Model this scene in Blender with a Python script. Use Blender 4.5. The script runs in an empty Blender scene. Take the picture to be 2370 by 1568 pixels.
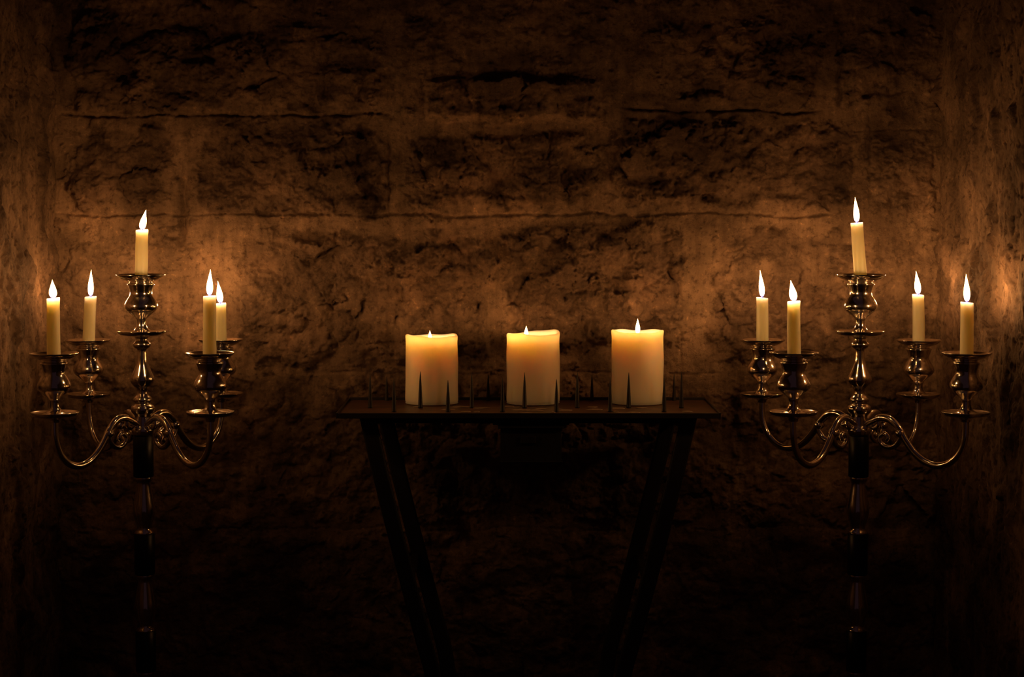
import bpy, math, random
import numpy as np
from mathutils import Vector, Matrix
random.seed(4)

# ---------------------------------------------------------------- camera
F = 4500.0
PH = math.atan((784-480)/F)
CAM = Vector((0, -3.0, 1.321))
FW = Vector((0, math.cos(PH), -math.sin(PH)))
UP = Vector((0, math.sin(PH), math.cos(PH)))
S = 1/1500.0
YW = 0.268      # back wall plane

def P(px, py, Y):
    d = FW + Vector((1, 0, 0))*((px-1185)/F) + UP*((784-py)/F)
    return CAM + d*((Y-CAM.y)/d.y)

cam = bpy.data.cameras.new('camera')
cam.sensor_width = 36; cam.sensor_fit = 'HORIZONTAL'
cam.lens = 36*F/2370
co = bpy.data.objects.new('camera', cam)
co.location = CAM; co.rotation_euler = (math.pi/2-PH, 0, 0)
bpy.context.collection.objects.link(co)
bpy.context.scene.camera = co
bpy.context.scene.view_settings.view_transform = 'Standard'

# ---------------------------------------------------------------- helpers
def link(ob, parent=None):
    bpy.context.collection.objects.link(ob)
    if parent is not None:
        ob.parent = parent
    return ob

def empty(name, loc=(0, 0, 0)):
    e = bpy.data.objects.new(name, None); e.empty_display_size = .05
    e.location = loc
    return link(e)

def mesh_obj(name, verts, faces, mat, parent=None, smooth=True):
    me = bpy.data.meshes.new(name)
    me.from_pydata([tuple(v) for v in verts], [], faces)
    me.update()
    if smooth:
        for p in me.polygons: p.use_smooth = True
    me.materials.append(mat)
    return link(bpy.data.objects.new(name, me), parent)

def catmull(pts, n=6):
    pts = [Vector(p) for p in pts]
    out = []
    for i in range(len(pts)-1):
        p0 = pts[max(i-1, 0)]; p1 = pts[i]; p2 = pts[i+1]; p3 = pts[min(i+2, len(pts)-1)]
        for k in range(n):
            t = k/n
            out.append(0.5*((2*p1)+(p2-p0)*t+(2*p0-5*p1+4*p2-p3)*t*t+(3*p1-p0-3*p2+p3)*t**3))
    out.append(pts[-1])
    return out

def lathe_data(prof, segs=48, sm=4, off=(0, 0, 0), warp=None):
    """prof: list of (r,z) metres"""
    if sm > 1:
        pr = [(max(v.x, 0.0), v.y) for v in catmull([(r, z, 0) for r, z in prof], sm)]
    else:
        pr = prof
    vs = []; fs = []
    for j, (r, z) in enumerate(pr):
        for i in range(segs):
            a = 2*math.pi*i/segs
            x, y, zz = r*math.cos(a), r*math.sin(a), z
            if warp: x, y, zz = warp(x, y, zz, a, j/(len(pr)-1))
            vs.append((x+off[0], y+off[1], zz+off[2]))
    for j in range(len(pr)-1):
        for i in range(segs):
            k = (i+1) % segs
            fs.append((j*segs+i, j*segs+k, (j+1)*segs+k, (j+1)*segs+i))
    fs.append(tuple(range(segs-1, -1, -1)))
    b = (len(pr)-1)*segs
    fs.append(tuple(b+i for i in range(segs)))
    return vs, fs

def sweep_data(path, rad, segs=14, rect=None):
    """rad: function t->(ra, rb); rect: use 4 point section"""
    n = len(path)
    vs = []; fs = []
    T = []
    for i in range(n):
        a = path[max(i-1, 0)]; b = path[min(i+1, n-1)]
        T.append((b-a).normalized())
    ref = Vector((0, 0, 1)) if abs(T[0].z) < .9 else Vector((1, 0, 0))
    if rect is not None: ref = rect
    N = (ref-T[0]*ref.dot(T[0])).normalized()
    for i in range(n):
        N = (N-T[i]*N.dot(T[i])).normalized()
        B = T[i].cross(N)
        ra, rb = rad(i/(n-1))
        if rect is None:
            sec = [(math.cos(2*math.pi*k/segs)*ra, math.sin(2*math.pi*k/segs)*rb) for k in range(segs)]
        else:
            c = .25
            sec = [(ra, rb*(1-c)), (ra*(1-c), rb), (-ra*(1-c), rb), (-ra, rb*(1-c)), (-ra, -rb*(1-c)), (-ra*(1-c), -rb), (ra*(1-c), -rb), (ra, -rb*(1-c))]
        for a, b in sec: vs.append(path[i]+N*a+B*b)
    m = len(sec)
    for i in range(n-1):
        for k in range(m):
            q = (k+1) % m
            fs.append((i*m+k, i*m+q, (i+1)*m+q, (i+1)*m+k))
    fs.append(tuple(range(m-1, -1, -1)))
    fs.append(tuple((n-1)*m+k for k in range(m)))
    return vs, fs

def join_data(parts):
    V = []; Fc = []
    for v, f in parts:
        o = len(V); V += [tuple(x) for x in v]; Fc += [tuple(i+o for i in q) for q in f]
    return V, Fc

def box_data(x0, x1, y0, y1, z0, z1):
    v = [(x0, y0, z0), (x1, y0, z0), (x1, y1, z0), (x0, y1, z0), (x0, y0, z1), (x1, y0, z1), (x1, y1, z1), (x0, y1, z1)]
    f = [(0, 3, 2, 1), (4, 5, 6, 7), (0, 1, 5, 4), (1, 2, 6, 5), (2, 3, 7, 6), (3, 0, 4, 7)]
    return v, f

def bevel(ob, w=.0015, s=2):
    m = ob.modifiers.new('bev', 'BEVEL'); m.width = w; m.segments = s; m.limit_method = 'ANGLE'

# ---------------------------------------------------------------- materials
def newmat(name):
    m = bpy.data.materials.new(name); m.use_nodes = True
    nt = m.node_tree; nt.nodes.clear()
    o = nt.nodes.new('ShaderNodeOutputMaterial')
    return m, nt, o

def principled(name, col, rough=.5, metal=0., **kw):
    m, nt, o = newmat(name)
    b = nt.nodes.new('ShaderNodeBsdfPrincipled')
    b.inputs['Base Color'].default_value = (*col, 1)
    b.inputs['Roughness'].default_value = rough
    b.inputs['Metallic'].default_value = metal
    for k, v in kw.items(): b.inputs[k.replace('_', ' ')].default_value = v
    nt.links.new(b.outputs[0], o.inputs[0])
    return m, nt, b

def noise_node(nt, scale, detail=5, rough=.6, vec=None):
    n = nt.nodes.new('ShaderNodeTexNoise')
    n.inputs['Scale'].default_value = scale; n.inputs['Detail'].default_value = detail
    n.inputs['Roughness'].default_value = rough
    if vec is not None: nt.links.new(vec, n.inputs['Vector'])
    return n

def ramp(nt, fac, stops):
    r = nt.nodes.new('ShaderNodeValToRGB')
    e = r.color_ramp.elements
    while len(e) > 1: e.remove(e[0])
    e[0].position = stops[0][0]; e[0].color = (*stops[0][1], 1)
    for p, c in stops[1:]:
        q = e.new(p); q.color = (*c, 1)
    nt.links.new(fac, r.inputs[0])
    return r

def mixc(nt, a, b, fac, mode='MIX'):
    m = nt.nodes.new('ShaderNodeMix'); m.data_type = 'RGBA'; m.blend_type = mode
    def s(i, v):
        if isinstance(v, (int, float)): m.inputs[i].default_value = v
        elif isinstance(v, tuple): m.inputs[i].default_value = (*v, 1)
        else: nt.links.new(v, m.inputs[i])
    s(0, fac); s(6, a); s(7, b)
    return m.outputs[2]

# stone
def stone_mat(name, stone, mortar):
    m, nt, b = principled(name, (.3, .2, .1), .85)
    b.inputs['Specular IOR Level'].default_value = .3
    geo = nt.nodes.new('ShaderNodeNewGeometry').outputs['Position']
    at = nt.nodes.new('ShaderNodeAttribute'); at.attribute_name = 'mortar'
    base = mixc(nt, stone, mortar, at.outputs['Fac'])
    n1 = noise_node(nt, 9, 6, .65, geo)
    r1 = ramp(nt, n1.outputs[0], [(.3, (.32, .29, .27)), (.5, (.82, .80, .77)), (.7, (1.5, 1.45, 1.4))])
    c = mixc(nt, base, r1.outputs[0], 1.0, 'MULTIPLY')
    # vertical grime and wax streaks
    mp = nt.nodes.new('ShaderNodeMapping'); nt.links.new(geo, mp.inputs[0]); mp.inputs['Scale'].default_value = (60, 60, 7)
    n4 = noise_node(nt, 1.0, 5, .65, mp.outputs[0])
    r4 = ramp(nt, n4.outputs[0], [(.35, (.62, .58, .56)), (.55, (1, 1, 1)), (.72, (1.35, 1.3, 1.25))])
    c = mixc(nt, c, r4.outputs[0], .6, 'MULTIPLY')
    n2 = noise_node(nt, 90, 4, .7, geo)
    r2 = ramp(nt, n2.outputs[0], [(.32, (.40, .37, .35)), (.48, (1, 1, 1)), (.60, (1, 1, 1)), (.72, (1.9, 1.8, 1.6))])
    c = mixc(nt, c, r2.outputs[0], .9, 'MULTIPLY')
    nt.links.new(c, b.inputs['Base Color'])
    n3 = noise_node(nt, 170, 10, .8, geo)
    bp = nt.nodes.new('ShaderNodeBump'); bp.inputs['Distance'].default_value = .006; bp.inputs['Strength'].default_value = .9
    nt.links.new(n3.outputs[0], bp.inputs['Height']); nt.links.new(bp.outputs[0], b.inputs['Normal'])
    return m
M_STONE = stone_mat('hewn_stone', (.215, .140, .098), (.37, .250, .170))

# metal
M_METAL, nt, b = principled('aged_nickel', (.90, .84, .76), .2, 1.)
geo = nt.nodes.new('ShaderNodeNewGeometry').outputs['Position']
n = noise_node(nt, 60, 5, .6, geo)
r = ramp(nt, n.outputs[0], [(.3, (.08, .08, .08)), (.7, (.21, .21, .21))]); nt.links.new(r.outputs[0], b.inputs['Roughness'])
M_BLACK, nt, b = principled('black_lacquer', (.004, .004, .005), .4)
M_IRON, nt, b = principled('black_iron', (.008, .007, .007), .55, .0)
geo = nt.nodes.new('ShaderNodeNewGeometry').outputs['Position']
n = noise_node(nt, 70, 6, .7, geo)
r = ramp(nt, n.outputs[0], [(.35, (.006, .005, .005)), (.7, (.018, .010, .008))]); nt.links.new(r.outputs[0], b.inputs['Base Color'])
M_TRAY, nt, b = principled('rusty_tray', (.06, .025, .015), .5)
geo = nt.nodes.new('ShaderNodeNewGeometry').outputs['Position']
n = noise_node(nt, 40, 6, .7, geo)
r = ramp(nt, n.outputs[0], [(.35, (.035, .015, .010)), (.65, (.10, .042, .022))]); nt.links.new(r.outputs[0], b.inputs['Base Color'])

def wax_mat(name, col, scale):
    m, nt, b = principled(name, col, .45)
    b.inputs['Subsurface Weight'].default_value = 1.0
    b.inputs['Subsurface Radius'].default_value = (1.0, .75, .45)
    b.inputs['Subsurface Scale'].default_value = scale
    geo = nt.nodes.new('ShaderNodeNewGeometry').outputs['Position']
    n = noise_node(nt, 35, 4, .5, geo)
    bp = nt.nodes.new('ShaderNodeBump'); bp.inputs['Distance'].default_value = .002; bp.inputs['Strength'].default_value = .3
    nt.links.new(n.outputs[0], bp.inputs['Height']); nt.links.new(bp.outputs[0], b.inputs['Normal'])
    return m
M_WAX = wax_mat('ivory_wax', (.98, .81, .52), .05)
M_PWAX = wax_mat('pillar_wax', (.96, .80, .60), .045)
M_WICK, _, _ = principled('charred_wick', (.02, .012, .01), .9)

# flame
def flame_mat():
    m, nt, o = newmat('candle_flame')
    at = nt.nodes.new('ShaderNodeAttribute'); at.attribute_name = 'ft'
    colr = ramp(nt, at.outputs['Fac'], [(0, (.15, .25, 1)), (.12, (.5, .35, .6)), (.25, (1, .48, .15)), (.7, (1, .47, .14)), (1, (1, .36, .07))])
    st = ramp(nt, at.outputs['Fac'], [(0, (.002,)*3), (.10, (.01,)*3), (.28, (.6,)*3), (.45, (1,)*3), (.8, (1,)*3), (1, (.3,)*3)])
    lw = nt.nodes.new('ShaderNodeLayerWeight'); lw.inputs[0].default_value = .5
    inv = nt.nodes.new('ShaderNodeMath'); inv.operation = 'SUBTRACT'; inv.inputs[0].default_value = 1; nt.links.new(lw.outputs['Facing'], inv.inputs[1])
    pw = nt.nodes.new('ShaderNodeMath'); pw.operation = 'POWER'; nt.links.new(inv.outputs[0], pw.inputs[0]); pw.inputs[1].default_value = 3.0
    mu = nt.nodes.new('ShaderNodeMath'); mu.operation = 'MULTIPLY'; nt.links.new(st.outputs[0], mu.inputs[0]); nt.links.new(pw.outputs[0], mu.inputs[1])
    m2 = nt.nodes.new('ShaderNodeMath'); m2.operation = 'MULTIPLY'; nt.links.new(mu.outputs[0], m2.inputs[0]); m2.inputs[1].default_value = 270
    e = nt.nodes.new('ShaderNodeEmission'); nt.links.new(colr.outputs[0], e.inputs[0]); nt.links.new(m2.outputs[0], e.inputs[1])
    tr = nt.nodes.new('ShaderNodeBsdfTransparent')
    ad = nt.nodes.new('ShaderNodeAddShader'); nt.links.new(e.outputs[0], ad.inputs[0]); nt.links.new(tr.outputs[0], ad.inputs[1])
    nt.links.new(ad.outputs[0], o.inputs[0])
    return m
M_FLAME = flame_mat()

# ---------------------------------------------------------------- noise
def hsh(ix, iy, s):
    n = (ix*374761393+iy*668265263+s*1442695041) & 0xffffffff
    n = ((n ^ (n >> 13))*1274126177) & 0xffffffff
    n = n ^ (n >> 16)
    n = ((n*2246822519) & 0xffffffff); n = n ^ (n >> 15)
    return n/4294967296.0

def gn(x, y, s=0):
    xi = np.floor(x).astype(np.int64); yi = np.floor(y).astype(np.int64)
    xf = x-xi; yf = y-yi
    u = xf**3*(xf*(xf*6-15)+10); v = yf**3*(yf*(yf*6-15)+10)
    def g(a, b):
        an = hsh(xi+a, yi+b, s)*2*np.pi
        return np.cos(an)*(xf-a)+np.sin(an)*(yf-b)
    return (g(0, 0)*(1-u)+g(1, 0)*u)*(1-v)+(g(0, 1)*(1-u)+g(1, 1)*u)*v

def fbm(x, y, o=4, s=0, gain=.5):
    t = 0; a = 1.
    for i in range(o):
        t = t+a*gn(x*2**i+17.3*i, y*2**i-9.1*i, s+i); a *= gain
    return t

def facets(x, y, s, tilt=1.0, ang=0.0):
    x, y = x*math.cos(ang)-y*math.sin(ang), x*math.sin(ang)+y*math.cos(ang)
    xi = np.floor(x).astype(np.int64); yi = np.floor(y).astype(np.int64)
    best = np.full(x.shape, -9.0)
    for a in (-1, 0, 1):
        for b in (-1, 0, 1):
            cx = xi+a; cy = yi+b
            px = cx+hsh(cx, cy, s); py = cy+hsh(cx, cy, s+1)
            dx = x-px; dy = y-py
            h = hsh(cx, cy, s+2)*.9+(hsh(cx, cy, s+3)-.5)*2*tilt*dx+(hsh(cx, cy, s+4)-.5)*2*tilt*dy-.9*(dx*dx+dy*dy)
            best = np.maximum(best, h)
    return best

def sstep(a, b, x):
    t = np.clip((x-a)/(b-a), 0, 1); return t*t*(3-2*t)

def rock(x, y, s=0):
    """x,y in cm, result in cm"""
    wx = x+1.1*fbm(x/5, y/5, 4, s+50, .6); wy = y+1.1*fbm(x/5+9, y/5, 4, s+60, .6)
    h = 1.7*facets(wx/5.4, wy/4.2, s, 1.6, .35)
    h = h+.85*facets(wx/2.3+3, wy/1.8, s+10, 1.6, -.45)
    h = h+.36*facets(wx/.95, wy/.8, s+20, 1.5, .7)
    h = h+1.2*fbm(x/9, y/7, 3, s+30)+.14*fbm(x/.5, y/.5, 3, s+40)
    return h-.5

# blocks measured on the wall face (x0,y0,x1,y1,strength)
BL = [(-200, 40, 80, 255, .8), (165, 40, 560, 262, 1.0), (560, 60, 880, 250, .7), (930, -60, 1400, 160, .4), (985, 185, 1390, 275, .9),
      (1545, 40, 1900, 240, .8), (1950, 30, 2150, 240, .6), (150, -220, 700, 20, .8), (760, -260, 1300, -90, .8), (1400, -240, 1990, 10, .8),
      (165, 290, 405, 490, .9), (450, 285, 895, 500, 1.1), (915, 310, 1385, 480, .95), (1430, 285, 1985, 480, 1.1), (2000, 290, 2165, 500, .7),
      (150, 560, 480, 850, .4), (550, 545, 1130, 850, .8), (1165, 515, 1580, 800, 1.1), (1650, 540, 1975, 840, .85), (2020, 560, 2150, 850, .4),
      (130, 880, 640, 1230, .5), (640, 870, 1170, 1200, .55), (1190, 880, 1660, 1210, .6), (1680, 870, 2160, 1215, .7),
      (130, 1230, 430, 1580, .5), (450, 1240, 920, 1580, .5), (930, 1240, 1520, 1570, .5), (1530, 1240, 2160, 1570, .5),
      (150, 1600, 760, 1900, .5), (790, 1600, 1500, 1900, .5), (1530, 1600, 2150, 1900, .5), (150, 1930, 1100, 2300, .5), (1130, 1930, 2150, 2300, .5)]

def back_height(X, Z):
    dx = X-CAM.x; dy = YW-CAM.y; dz = Z-CAM.z
    dep = dy*FW.y+dz*FW.z
    u = 1185+F*dx/dep; v = 784-F*(dy*UP.y+dz*UP.z)/dep
    xc = u*.073; yc = v*.073
    uw = u+45*fbm(xc/6, yc/6, 5, 71, .6); vw = v+32*fbm(xc/6+5, yc/6, 5, 81, .6)
    mask = np.zeros_like(u)
    for (a, b, c, d, st) in BL:
        cx, cy, hx, hy = (a+c)/2, (b+d)/2, (c-a)/2, (d-b)/2
        r = 60
        qx = np.abs(uw-cx)-hx+r; qy = np.abs(vw-cy)-hy+r
        sd = np.sqrt(np.maximum(qx, 0)**2+np.maximum(qy, 0)**2)+np.minimum(np.maximum(qx, qy), 0)-r
        mask = np.maximum(mask, st*sstep(8, -20, sd))
    patch = sstep(-.5, .0, fbm(xc/8, yc/6, 5, 131, .6))
    mask = mask*(.35+.65*patch)
    mask = np.maximum(mask, .4*sstep(.32, .6, fbm(xc/5, yc/4, 5, 141, .6)))
    R = rock(xc, yc, 0)
    plaster = .6*fbm(xc/9, yc/7, 4, 91)+.08*fbm(xc/.7, yc/.8, 3, 95)+.16*np.maximum(0, fbm(xc/1.5, yc/2.2, 4, 97))
    h = plaster*(1-.6*np.minimum(mask, 1))+mask*(R-1.2)
    # projecting putlog stone
    sq = sstep(-14, 6, 195-np.abs(uw*.5+u*.5-1187))*sstep(-10, 6, 42-np.abs(vw*.4+v*.6-232))
    h = h+1.3*sq
    # joints
    def crack(y0, x0, x1, w, dep_, sd):
        yy = y0+7*fbm(xc/14, 0*xc, 3, sd)*2+3.5*fbm(xc/1.8, 0*xc, 3, sd+5)
        on = sstep(x0-10, x0+30, u)*sstep(x1+10, x1-30, u)*(.35+.65*sstep(-.3, .15, fbm(xc/4, 0*xc, 3, sd+8)))
        return -dep_*np.exp(-((v-yy)/w)**2)*on
    h = h+crack(266, 140, 900, 3.2, .9, 201)+crack(256, 1440, 1900, 3.6, 1.1, 211)+crack(497, 120, 1930, 3.0, .75, 221)
    h = h+crack(862, 700, 1680, 3.0, .25, 231)+crack(1225, 140, 2160, 3, .15, 241)+crack(300, 1960, 2160, 3, .3, 251)
    # vertical cracks
    for (xx, y0, y1, w, dp, sd) in [(425, 400, 560, 8, 1.6, 301), (900, 300, 490, 3, .3, 311), (2012, 260, 480, 3, .4, 321), (1945, 60, 250, 5, .7, 331), (1575, 520, 830, 3, .2, 341)]:
        x2 = xx+9*fbm(yc/5, 0*yc, 3, sd)+3*fbm(yc/1., 0*yc, 3, sd+3)
        h = h-dp*np.exp(-((u-x2)/w)**2)*sstep(y0-10, y0+30, v)*sstep(y1+10, y1-30, v)
    return np.minimum(h, 2.2)/100., np.clip(1-mask, 0, 1)

def wave(sd):
    def f(A, Z):
        xc = A*100; yc = Z*100
        big = sstep(-.05, .25, fbm(xc/9, yc/14, 3, sd))
        pit = np.maximum(0, fbm(xc/1.3, yc/1.8, 4, sd+9)-.15)
        h = .8*fbm(xc/8, yc/12, 4, sd+3)+big*.5*(rock(xc, yc*.8, sd+20)-1)-1.1*pit+.1*fbm(xc/.5, yc/.9, 3, sd+7)
        return h/100., np.clip(.5-.6*big-1.6*pit, 0, 1)
    return f

def grid_wall(name, A, Z, fn, place):
    AA, ZZ = np.meshgrid(A, Z)
    h, mo = fn(AA, ZZ)
    co_ = place(AA, ZZ, h).reshape(-1, 3)
    nz, nx = AA.shape
    idx = np.arange(nz*nx).reshape(nz, nx)
    q = np.stack([idx[:-1, :-1], idx[:-1, 1:], idx[1:, 1:], idx[1:, :-1]], -1).reshape(-1, 4)
    me = bpy.data.meshes.new(name)
    me.vertices.add(nz*nx); me.vertices.foreach_set('co', co_.astype(np.float32).ravel())
    me.loops.add(q.size); me.loops.foreach_set('vertex_index', q.astype(np.int32).ravel())
    me.polygons.add(len(q)); me.polygons.foreach_set('loop_start', np.arange(0, q.size, 4, dtype=np.int32))
    me.update(calc_edges=True)
    me.polygons.foreach_set('use_smooth', np.ones(len(q), dtype=bool))
    at = me.attributes.new('mortar', 'FLOAT', 'POINT'); at.data.foreach_set('value', mo.astype(np.float32).ravel())
    me.materials.append(M_STONE)
    me.validate()
    return link(bpy.data.objects.new(name, me))

XL = P(128, 600, YW).x; XR = P(2172, 600, YW).x
Zs = np.concatenate([np.linspace(0, .42, 60)[:-1], np.arange(.42, 1.78, .0015), np.linspace(1.785, 2.6, 80)])
grid_wall('wall_back', np.arange(XL-.05, XR+.05, .0015), Zs, back_height,
          lambda A, Z, h: np.stack([A, YW-h, Z], -1))
Ys = np.concatenate([np.linspace(-2.2, -.35, 60)[:-1], np.arange(-.35, YW+.03, .0020)])
grid_wall('wall_left', Ys, Zs[::1], wave(400), lambda A, Z, h: np.stack([XL+h-(YW-A)*.03, A, Z], -1))
grid_wall('wall_right', Ys, Zs[::1], wave(500), lambda A, Z, h: np.stack([XR-h+(YW-A)*.03, A, Z], -1))
for nm in ('wall_left',):
    bpy.data.objects[nm].data.flip_normals()
# floor
fl = mesh_obj('floor', *box_data(XL-.1, XR+.1, -4.2, YW+.05, -.05, 0), M_STONE, smooth=False)

# ---------------------------------------------------------------- candles
def flame_mesh(name, base, tip, r, parent):
    h = (tip-base).length
    tb = [(0, .12), (.06, .42), (.14, .74), (.25, .96), (.34, 1), (.48, .90), (.62, .68), (.76, .42), (.88, .2), (.96, .07), (1, 0.01)]
    pr = [(q*r, t*h) for t, q in tb]
    lean = tip-base
    def wp(x, y, z, a, t):
        k = max(0, z/h)
        return x+lean.x*k**1.5, y+lean.y*k, z
    vs, fs = lathe_data(pr, 24, 3, tuple(base), wp)
    ob = mesh_obj(name, vs, fs, M_FLAME, parent)
    at = ob.data.attributes.new('ft', 'FLOAT', 'POINT')
    at.data.foreach_set('value', [(v[2]-base.z)/h for v in vs])
    return ob

def wick(base, h, parent):
    path = catmull([base-Vector((0, 0, .003)), base+Vector((0, 0, h*.4)), base+Vector((h*.12, 0, h*.8)), base+Vector((h*.3, 0, h))], 4)
    mesh_obj('wick', *sweep_data(path, lambda t: (.0008, .0008), 8), M_WICK, parent)

def taper(base, top, fx_tip, fy_tip, Y, r=.0096, fat=1.0, root=None):
    """candle from base point to top point, in world metres"""
    e = empty('taper_candle', base)
    L = (top-base).length; ax = (top-base)
    ph = random.random()*6
    prof = [(.0, 0), (r*1.0, 0), (r*1.04, L*.02), (r*1.02, L*.3), (r, L*.7), (r*.98, L-.009), (r*1.0, L-.0025), (r*.95, L-.0002), (r*.84, L-.0006), (r*.72, L-.003), (r*.5, L-.0052), (r*.25, L-.006), (0.0002, L-.006)]
    def wp(x, y, z, a, t):
        k = z/L
        up = .0009*math.sin(a+ph)*sst(k) if k > .5 else 0
        d = 1+.02*math.sin(3*a+ph+z*60)
        return x*d+ax.x*k, y*d+ax.y*k, z+up
    def sst(k): return max(0, (k-.8)/.2)
    mesh_obj('wax', *lathe_data(prof, 32, 3, (0, 0, 0), wp), M_WAX, e)
    tl = Vector((ax.x, ax.y, L-.0055))
    tip = P(fx_tip, fy_tip, Y)-base
    fb = Vector((ax.x, ax.y, L-.0022))
    wick(tl, .010, e)
    flame_mesh('flame', fb, tip, .0048*fat, e)
    return e

def pillar(x0, x1, ytop, ybot, fx, ftip, well, fh, seed, bump, fr):
    Yc = .165
    r = (x1-x0)/2*(3+Yc)/F
    c = P((x0+x1)/2, ybot, Yc-r)
    base = Vector((c.x, Yc, TZ+.0012))
    H = P((x0+x1)/2, ytop, Yc-r).z-base.z
    e = empty('pillar_candle', base)
    rnd = random.Random(seed)
    ph = [rnd.random()*6.28 for _ in range(6)]
    prof = [(0, 0), (r*.9, 0), (r*.985, .003), (r, .010), (r*.99, H*.3), (r*1.0, H*.6), (r*.985, H*.88), (r*1.0, H-.004), (r*.985, H-.0008), (r*.93, H), (r*.86, H-.0022),
            (r*.80, H-well*.75), (r*.6, H-well), (r*.3, H-well*1.0), (0.0003, H-well*.97)]
    def wp(x, y, z, a, t):
        k = max(0, z/H-.75)/.25
        edge = min(1, math.hypot(x, y)/r)**2
        zz = z+k*edge*(.0016*math.sin(a*2+ph[0])+.0009*math.sin(a*5+ph[1])+bump*.004*max(0, math.cos(a-ph[2]))**2)
        d = 1+.010*math.sin(2*a+ph[3]+z*20)+.006*math.sin(5*a+ph[4]+z*70)
        return x*d, y*d, zz
    mesh_obj('wax', *lathe_data(prof, 72, 4, (0, 0, 0), wp), M_PWAX, e)
    fxw = P(fx, ytop, Yc).x-base.x
    wb = Vector((fxw, 0, H-well*.97))
    wick(wb, .011, e)
    tip = P(fx, ftip, Yc)-base; tip.y = 0
    fb = Vector((fxw, 0, tip.z-fh))
    flame_mesh('flame', fb, tip, fr, e)
    return e

# ---------------------------------------------------------------- candelabra
def cup_profile(y0, k=1.0):
    """photo-y relative offsets; y0 is dish rim. returns (r_px, y_px) ordered bottom->top outside then into socket"""
    return [(11, y0+152), (13, y0+146), (22, y0+142), (50, y0+138), (56, y0+131), (55, y0+129), (46, y0+132), (24, y0+130), (14, y0+122), (11, y0+110), (13, y0+100), (22, y0+92), (36, y0+80),
            (39, y0+70), (34, y0+58), (27, y0+47), (26, y0+38), (30, y0+26), (32, y0+20), (26, y0+16), (34, y0+13), (48, y0+7), (57, y0+0), (56, y0-2), (46, y0+3), (30, y0+7), (17.5, y0+7), (17.0, y0+14), (16.5, y0+17), (0, y0+17)]

def candelabra(cx, lean, arms, center):
    o = P(cx, 1000, 0)
    root = empty('candelabra', (o.x, 0, 0))
    z0 = o.z
    zl = lambda y: z0+(1000-y)*S
    top = cup_profile(635)
    col = [(0, 1008), (22, 1008), (27, 1000), (27, 992), (21, 986), (20, 975), (19, 962), (24, 956), (28, 948), (26, 940), (18, 934), (22, 927), (20, 920), (13, 912), (13, 900), (21, 892), (27, 882), (27, 872), (20, 856),
           (13, 838), (11, 820), (11, 808), (19, 802), (21, 794), (15, 788), (14, 782), (17, 777)]
    prof = [(r*S, zl(y)) for r, y in col]+[(r*S, zl(y)) for r, y in top[1:]]
    parts = [lathe_data(prof, 56, 3)]
    blk = []
    y = 1008
    for i in range(6):
        b0, b1 = y, y+98
        if zl(b1+132) < .10: break
        blk.append((b0, b1))
        bp = [(0, b1-3), (18, b1-3), (21, b1+4), (17, b1+12), (17, b1+22), (22, b1+50), (26, b1+74), (24, b1+92), (18, b1+112), (17, b1+122), (22, b1+128), (22, b1+133), (0, b1+134)]
        parts.append(lathe_data([(r*S, zl(q)) for r, q in bp][::-1], 40, 3))
        y = b1+132
    yf = 1000+z0/S
    ft = [(0, y-3), (22, y), (24, y+12), (18, y+25), (20, yf-120), (34, yf-90), (60, yf-60), (125, yf-36), (175, yf-22), (182, yf-12), (180, yf-1), (0, yf-1)]
    parts.append(lathe_data([(r*S, max(zl(q), .0005)) for r, q in ft][::-1], 56, 3))
    for (dx_, dish_y, Y, *_r) in arms:
        tip = P(dx_, dish_y, Y)
        v = Vector((tip.x-o.x, Y, 0)); R = v.length; n = v.normalized()
        A = lambda f, yy: Vector((n.x*R*f, n.y*R*f, zl(yy)))
        pts = [A(.05, 985), A(.13, 972), A(.22, 962), A(.31, 966), A(.39, 985), A(.46, 1012), A(.54, 1036), A(.64, 1053), A(.75, 1058), A(.86, 1048), A(.95, 1024), A(.995, 990), A(1.0, 950+AY)]
        path = catmull(pts, 8)
        parts.append(sweep_data(path, lambda t: (.0062-.0012*t, .0054-.0010*t), 16))
        sc = [A(.40, 990), A(.40, 1006), A(.36, 1022), A(.29, 1029), A(.22, 1022), A(.20, 1008), A(.245, 998), A(.285, 1006), A(.27, 1014)]
        parts.append(sweep_data(catmull(sc, 8), lambda t: (.0046-.0012*t, .0040-.001*t), 12))
        sc = [A(.09, 980), A(.15, 987), A(.19, 980), A(.18, 970)]
        parts.append(sweep_data(catmull(sc, 8), lambda t: (.004, .004), 12))
        vs, fs = lathe_data([(0, -.007), (.006, -.005), (.0085, 0), (.006, .005), (0, .007)], 20, 3, tuple(A(.40, 994)))
        parts.append((vs, fs))
        pr = [(r*S*.95, zl(q+AY)) for r, q in cup_profile(802)]
        parts.append(lathe_data(pr, 48, 3, (v.x, v.y, 0)))
    mesh_obj('branches', *join_data(parts), M_METAL, root)
    bparts = []
    for b0, b1 in blk:
        bparts.append(lathe_data([(0, zl(b1)), (21*S, zl(b1)), (23.5*S, zl(b1-2)), (23.5*S, zl(b0+2)), (21*S, zl(b0)), (0, zl(b0))], 40, 1))
    sl = mesh_obj('black_sleeves', *join_data(bparts), M_BLACK, root)
    for (dx_, dish_y, Y, xt, yt, fx, fy, fat) in arms:
        tip = P(dx_, dish_y, Y)
        base = Vector((tip.x, Y, zl(802+AY+16.8)))
        topw = P(xt, yt, Y)
        taper(base, topw, fx, fy, Y, fat=fat, root=root)
    xt, yt, fx, fy, fat = center
    taper(Vector((o.x, 0, zl(651.8))), P(xt, yt, 0), fx, fy, 0, fat=fat, root=root)
    return root

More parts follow.
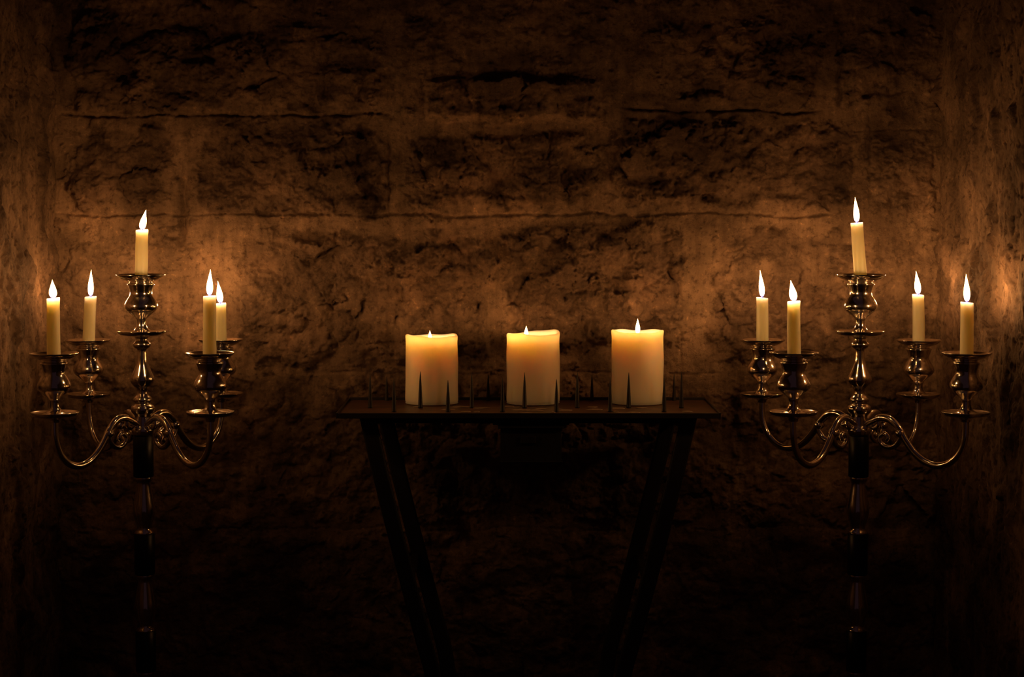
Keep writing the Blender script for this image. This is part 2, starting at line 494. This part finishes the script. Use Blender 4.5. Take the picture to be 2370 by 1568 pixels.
AY = -1
candelabra(331, 0, [(124, 805, -.15, 123, 690, 121, 648, 1.25), (204, 792, .141, 210, 687, 211, 625, 1.0), (485, 802, -.141, 485, 685, 487, 624, 1.05), (511, 798, .15, 510, 702, 504, 651, 1.15)],
           (329, 532, 338, 487, 1.15))
candelabra(1988, 0, [(1838, 815, -.135, 1837, 697, 1830, 650, 1.25), (2127, 790, .135, 2125, 682, 2120, 628, 1.1), (1765, 797, .144, 1764, 689, 1759, 626, 1.0), (2238, 815, -.144, 2238, 700, 2236, 635, 1.05)],
           (1983, 516, 1979, 457, 1.0))

# ---------------------------------------------------------------- candle stand
TZ = 1.0
xa = P(782, 962, 0).x; xb = P(1664, 962, 0).x
st = empty('candle_stand', ((xa+xb)/2, 0, 0)); cx0 = (xa+xb)/2
hw = (xb-xa)/2
D = .225
parts = [box_data(-hw, hw, 0, D, TZ-.003, TZ)]
tr = mesh_obj('tray', *join_data(parts), M_TRAY, st, False)
rim = [box_data(-hw, hw, -.003, 0, TZ-.006, TZ+.0025), box_data(-hw, hw, D, D+.003, TZ-.006, TZ+.005), box_data(-hw-.003, -hw, -.003, D+.003, TZ-.006, TZ+.003), box_data(hw, hw+.003, -.003, D+.003, TZ-.006, TZ+.003)]
ob = mesh_obj('rim', *join_data(rim), M_IRON, st, False); bevel(ob, .0008)
sp = []
def spike(px, ybase, ytop, r=.0036):
    lo, hi = .0, D
    for _ in range(30):
        m = (lo+hi)/2
        if P(px, ybase, m).z > TZ: lo = m
        else: hi = m
    p = P(px, ybase, lo)
    h = P(px, ytop, lo).z-TZ
    sp.append(lathe_data([(0, -.001), (r*1.1, -.0005), (r, .002), (r*.8, h*.4), (r*.45, h*.75), (r*.12, h*.97), (0, h)], 12, 2, (p.x-cx0, lo, TZ)))
rr = random.Random(8)
for x in (912, 1037, 1163, 1288, 1412, 1537): spike(x, 954, 875+rr.uniform(-3, 5))
for x in (857, 973, 1092, 1214, 1336, 1455, 1577): spike(x, 945, 861+rr.uniform(-3, 5))
for x in (895, 1130, 1370, 1560): spike(x, 928, 868+rr.uniform(-3, 6), .0030)
mesh_obj('spikes', *join_data(sp), M_IRON, st)
def leg(sx, Y, inset):
    pts = [(377, 968), (352, 1080), (318, 1220), (282, 1360), (250, 1480), (222, 1590), (208, 1740), (212, 1930), (245, 2160), (300, 2450)]
    path = []
    for dxp, yp in pts:
        z = P(1222, yp, 0).z
        path.append(Vector((sx*(dxp-inset)*S, Y, z)))
    path[0].z = TZ-.004; path[-1].z = .012
    return sweep_data(catmull(path, 6), lambda t: (.0055, .0125), 8, Vector((0, 1, 0)))
YB = .205
legs = [leg(-1, .022, 0), leg(1, .022, 0), leg(-1, YB, 18), leg(1, YB, 18)]
zf = P(1222, 1345, 0).z
for s in (-1, 1):
    legs.append(box_data(s*.186-.006, s*.186+.006, .022, YB, zf-.006, zf+.006))
    legs.append(box_data(s*.195-.012, s*.195+.012, .0, YB+.018, 0, .014))
zc2 = .42
legs.append(box_data(-.14, .14, .117, .129, zc2, zc2+.012))
for s in (-1, 1): legs.append(box_data(s*.142-.006, s*.142+.006, .022, YB, zc2, zc2+.012))
legs.append(box_data(-.26, .26, .02, .030, TZ-.016, TZ-.004)); legs.append(box_data(-.26, .26, YB-.01, YB, TZ-.016, TZ-.004))
ob = mesh_obj('frame', *join_data(legs), M_IRON, st, False); bevel(ob, .0012)
bx0 = P(1158, 1000, 0).x-cx0; bx1 = P(1300, 1000, 0).x-cx0
z1 = P(1222, 985, 0).z; z2 = P(1222, 1074, 0).z
bb = [box_data(bx0, bx1, .012, .10, z2, z1), box_data(bx0-.004, bx1+.004, .006, .104, z1-.006, z1), box_data(bx0-.002, bx1+.002, .009, .012, z2, z2+.003),
      box_data(bx0-.012, bx0+.0, .012, .03, z1-.001, TZ-.003), box_data(bx1, bx1+.012, .012, .03, z1-.001, TZ-.003), box_data(bx0+.02, bx1-.02, .012, .1, z1-.001, TZ-.003),
      box_data(-.012, .012, .009, .012, z1-.03, z1-.018)]
ob = mesh_obj('offering_box', *join_data(bb), M_IRON, st, False); bevel(ob, .001)
bl = []
rr = random.Random(3)
for i in range(26):
    x = rr.choice((-.155, 0.0, .16))+rr.gauss(0, .05); yy = rr.uniform(.012, .12)
    if abs(x) > hw-.02: continue
    r = rr.uniform(.003, .010)
    ph = rr.random()*6
    bl.append(lathe_data([(0, 0), (r, 0), (r*.9, .0009), (r*.5, .0015), (0, .0016)], 18, 2, (x, yy, TZ), lambda x, y, z, a, t, ph=ph: (x*(1.3+.3*math.sin(2*a+ph)), y*(1+.25*math.sin(3*a+ph)), z)))
M_SPILL, _, _ = principled('spilled_wax', (.22, .15, .10), .4)
mesh_obj('wax_drips', *join_data(bl), M_SPILL, st)

pillar(936, 1058, 781, 941, 995, 766, .014, .019, 1, .3, .0037)
pillar(1173, 1296, 776, 941, 1218, 755, .013, .020, 2, 1.0, .0037)
pillar(1418, 1540, 770, 941, 1476, 738, .008, .026, 3, .2, .0040)

# ---------------------------------------------------------------- world
w = bpy.data.worlds.new('world'); bpy.context.scene.world = w; w.use_nodes = True
bg = w.node_tree.nodes['Background']
bg.inputs[0].default_value = (.0090, .0042, .0052, 1); bg.inputs[1].default_value = 1.0
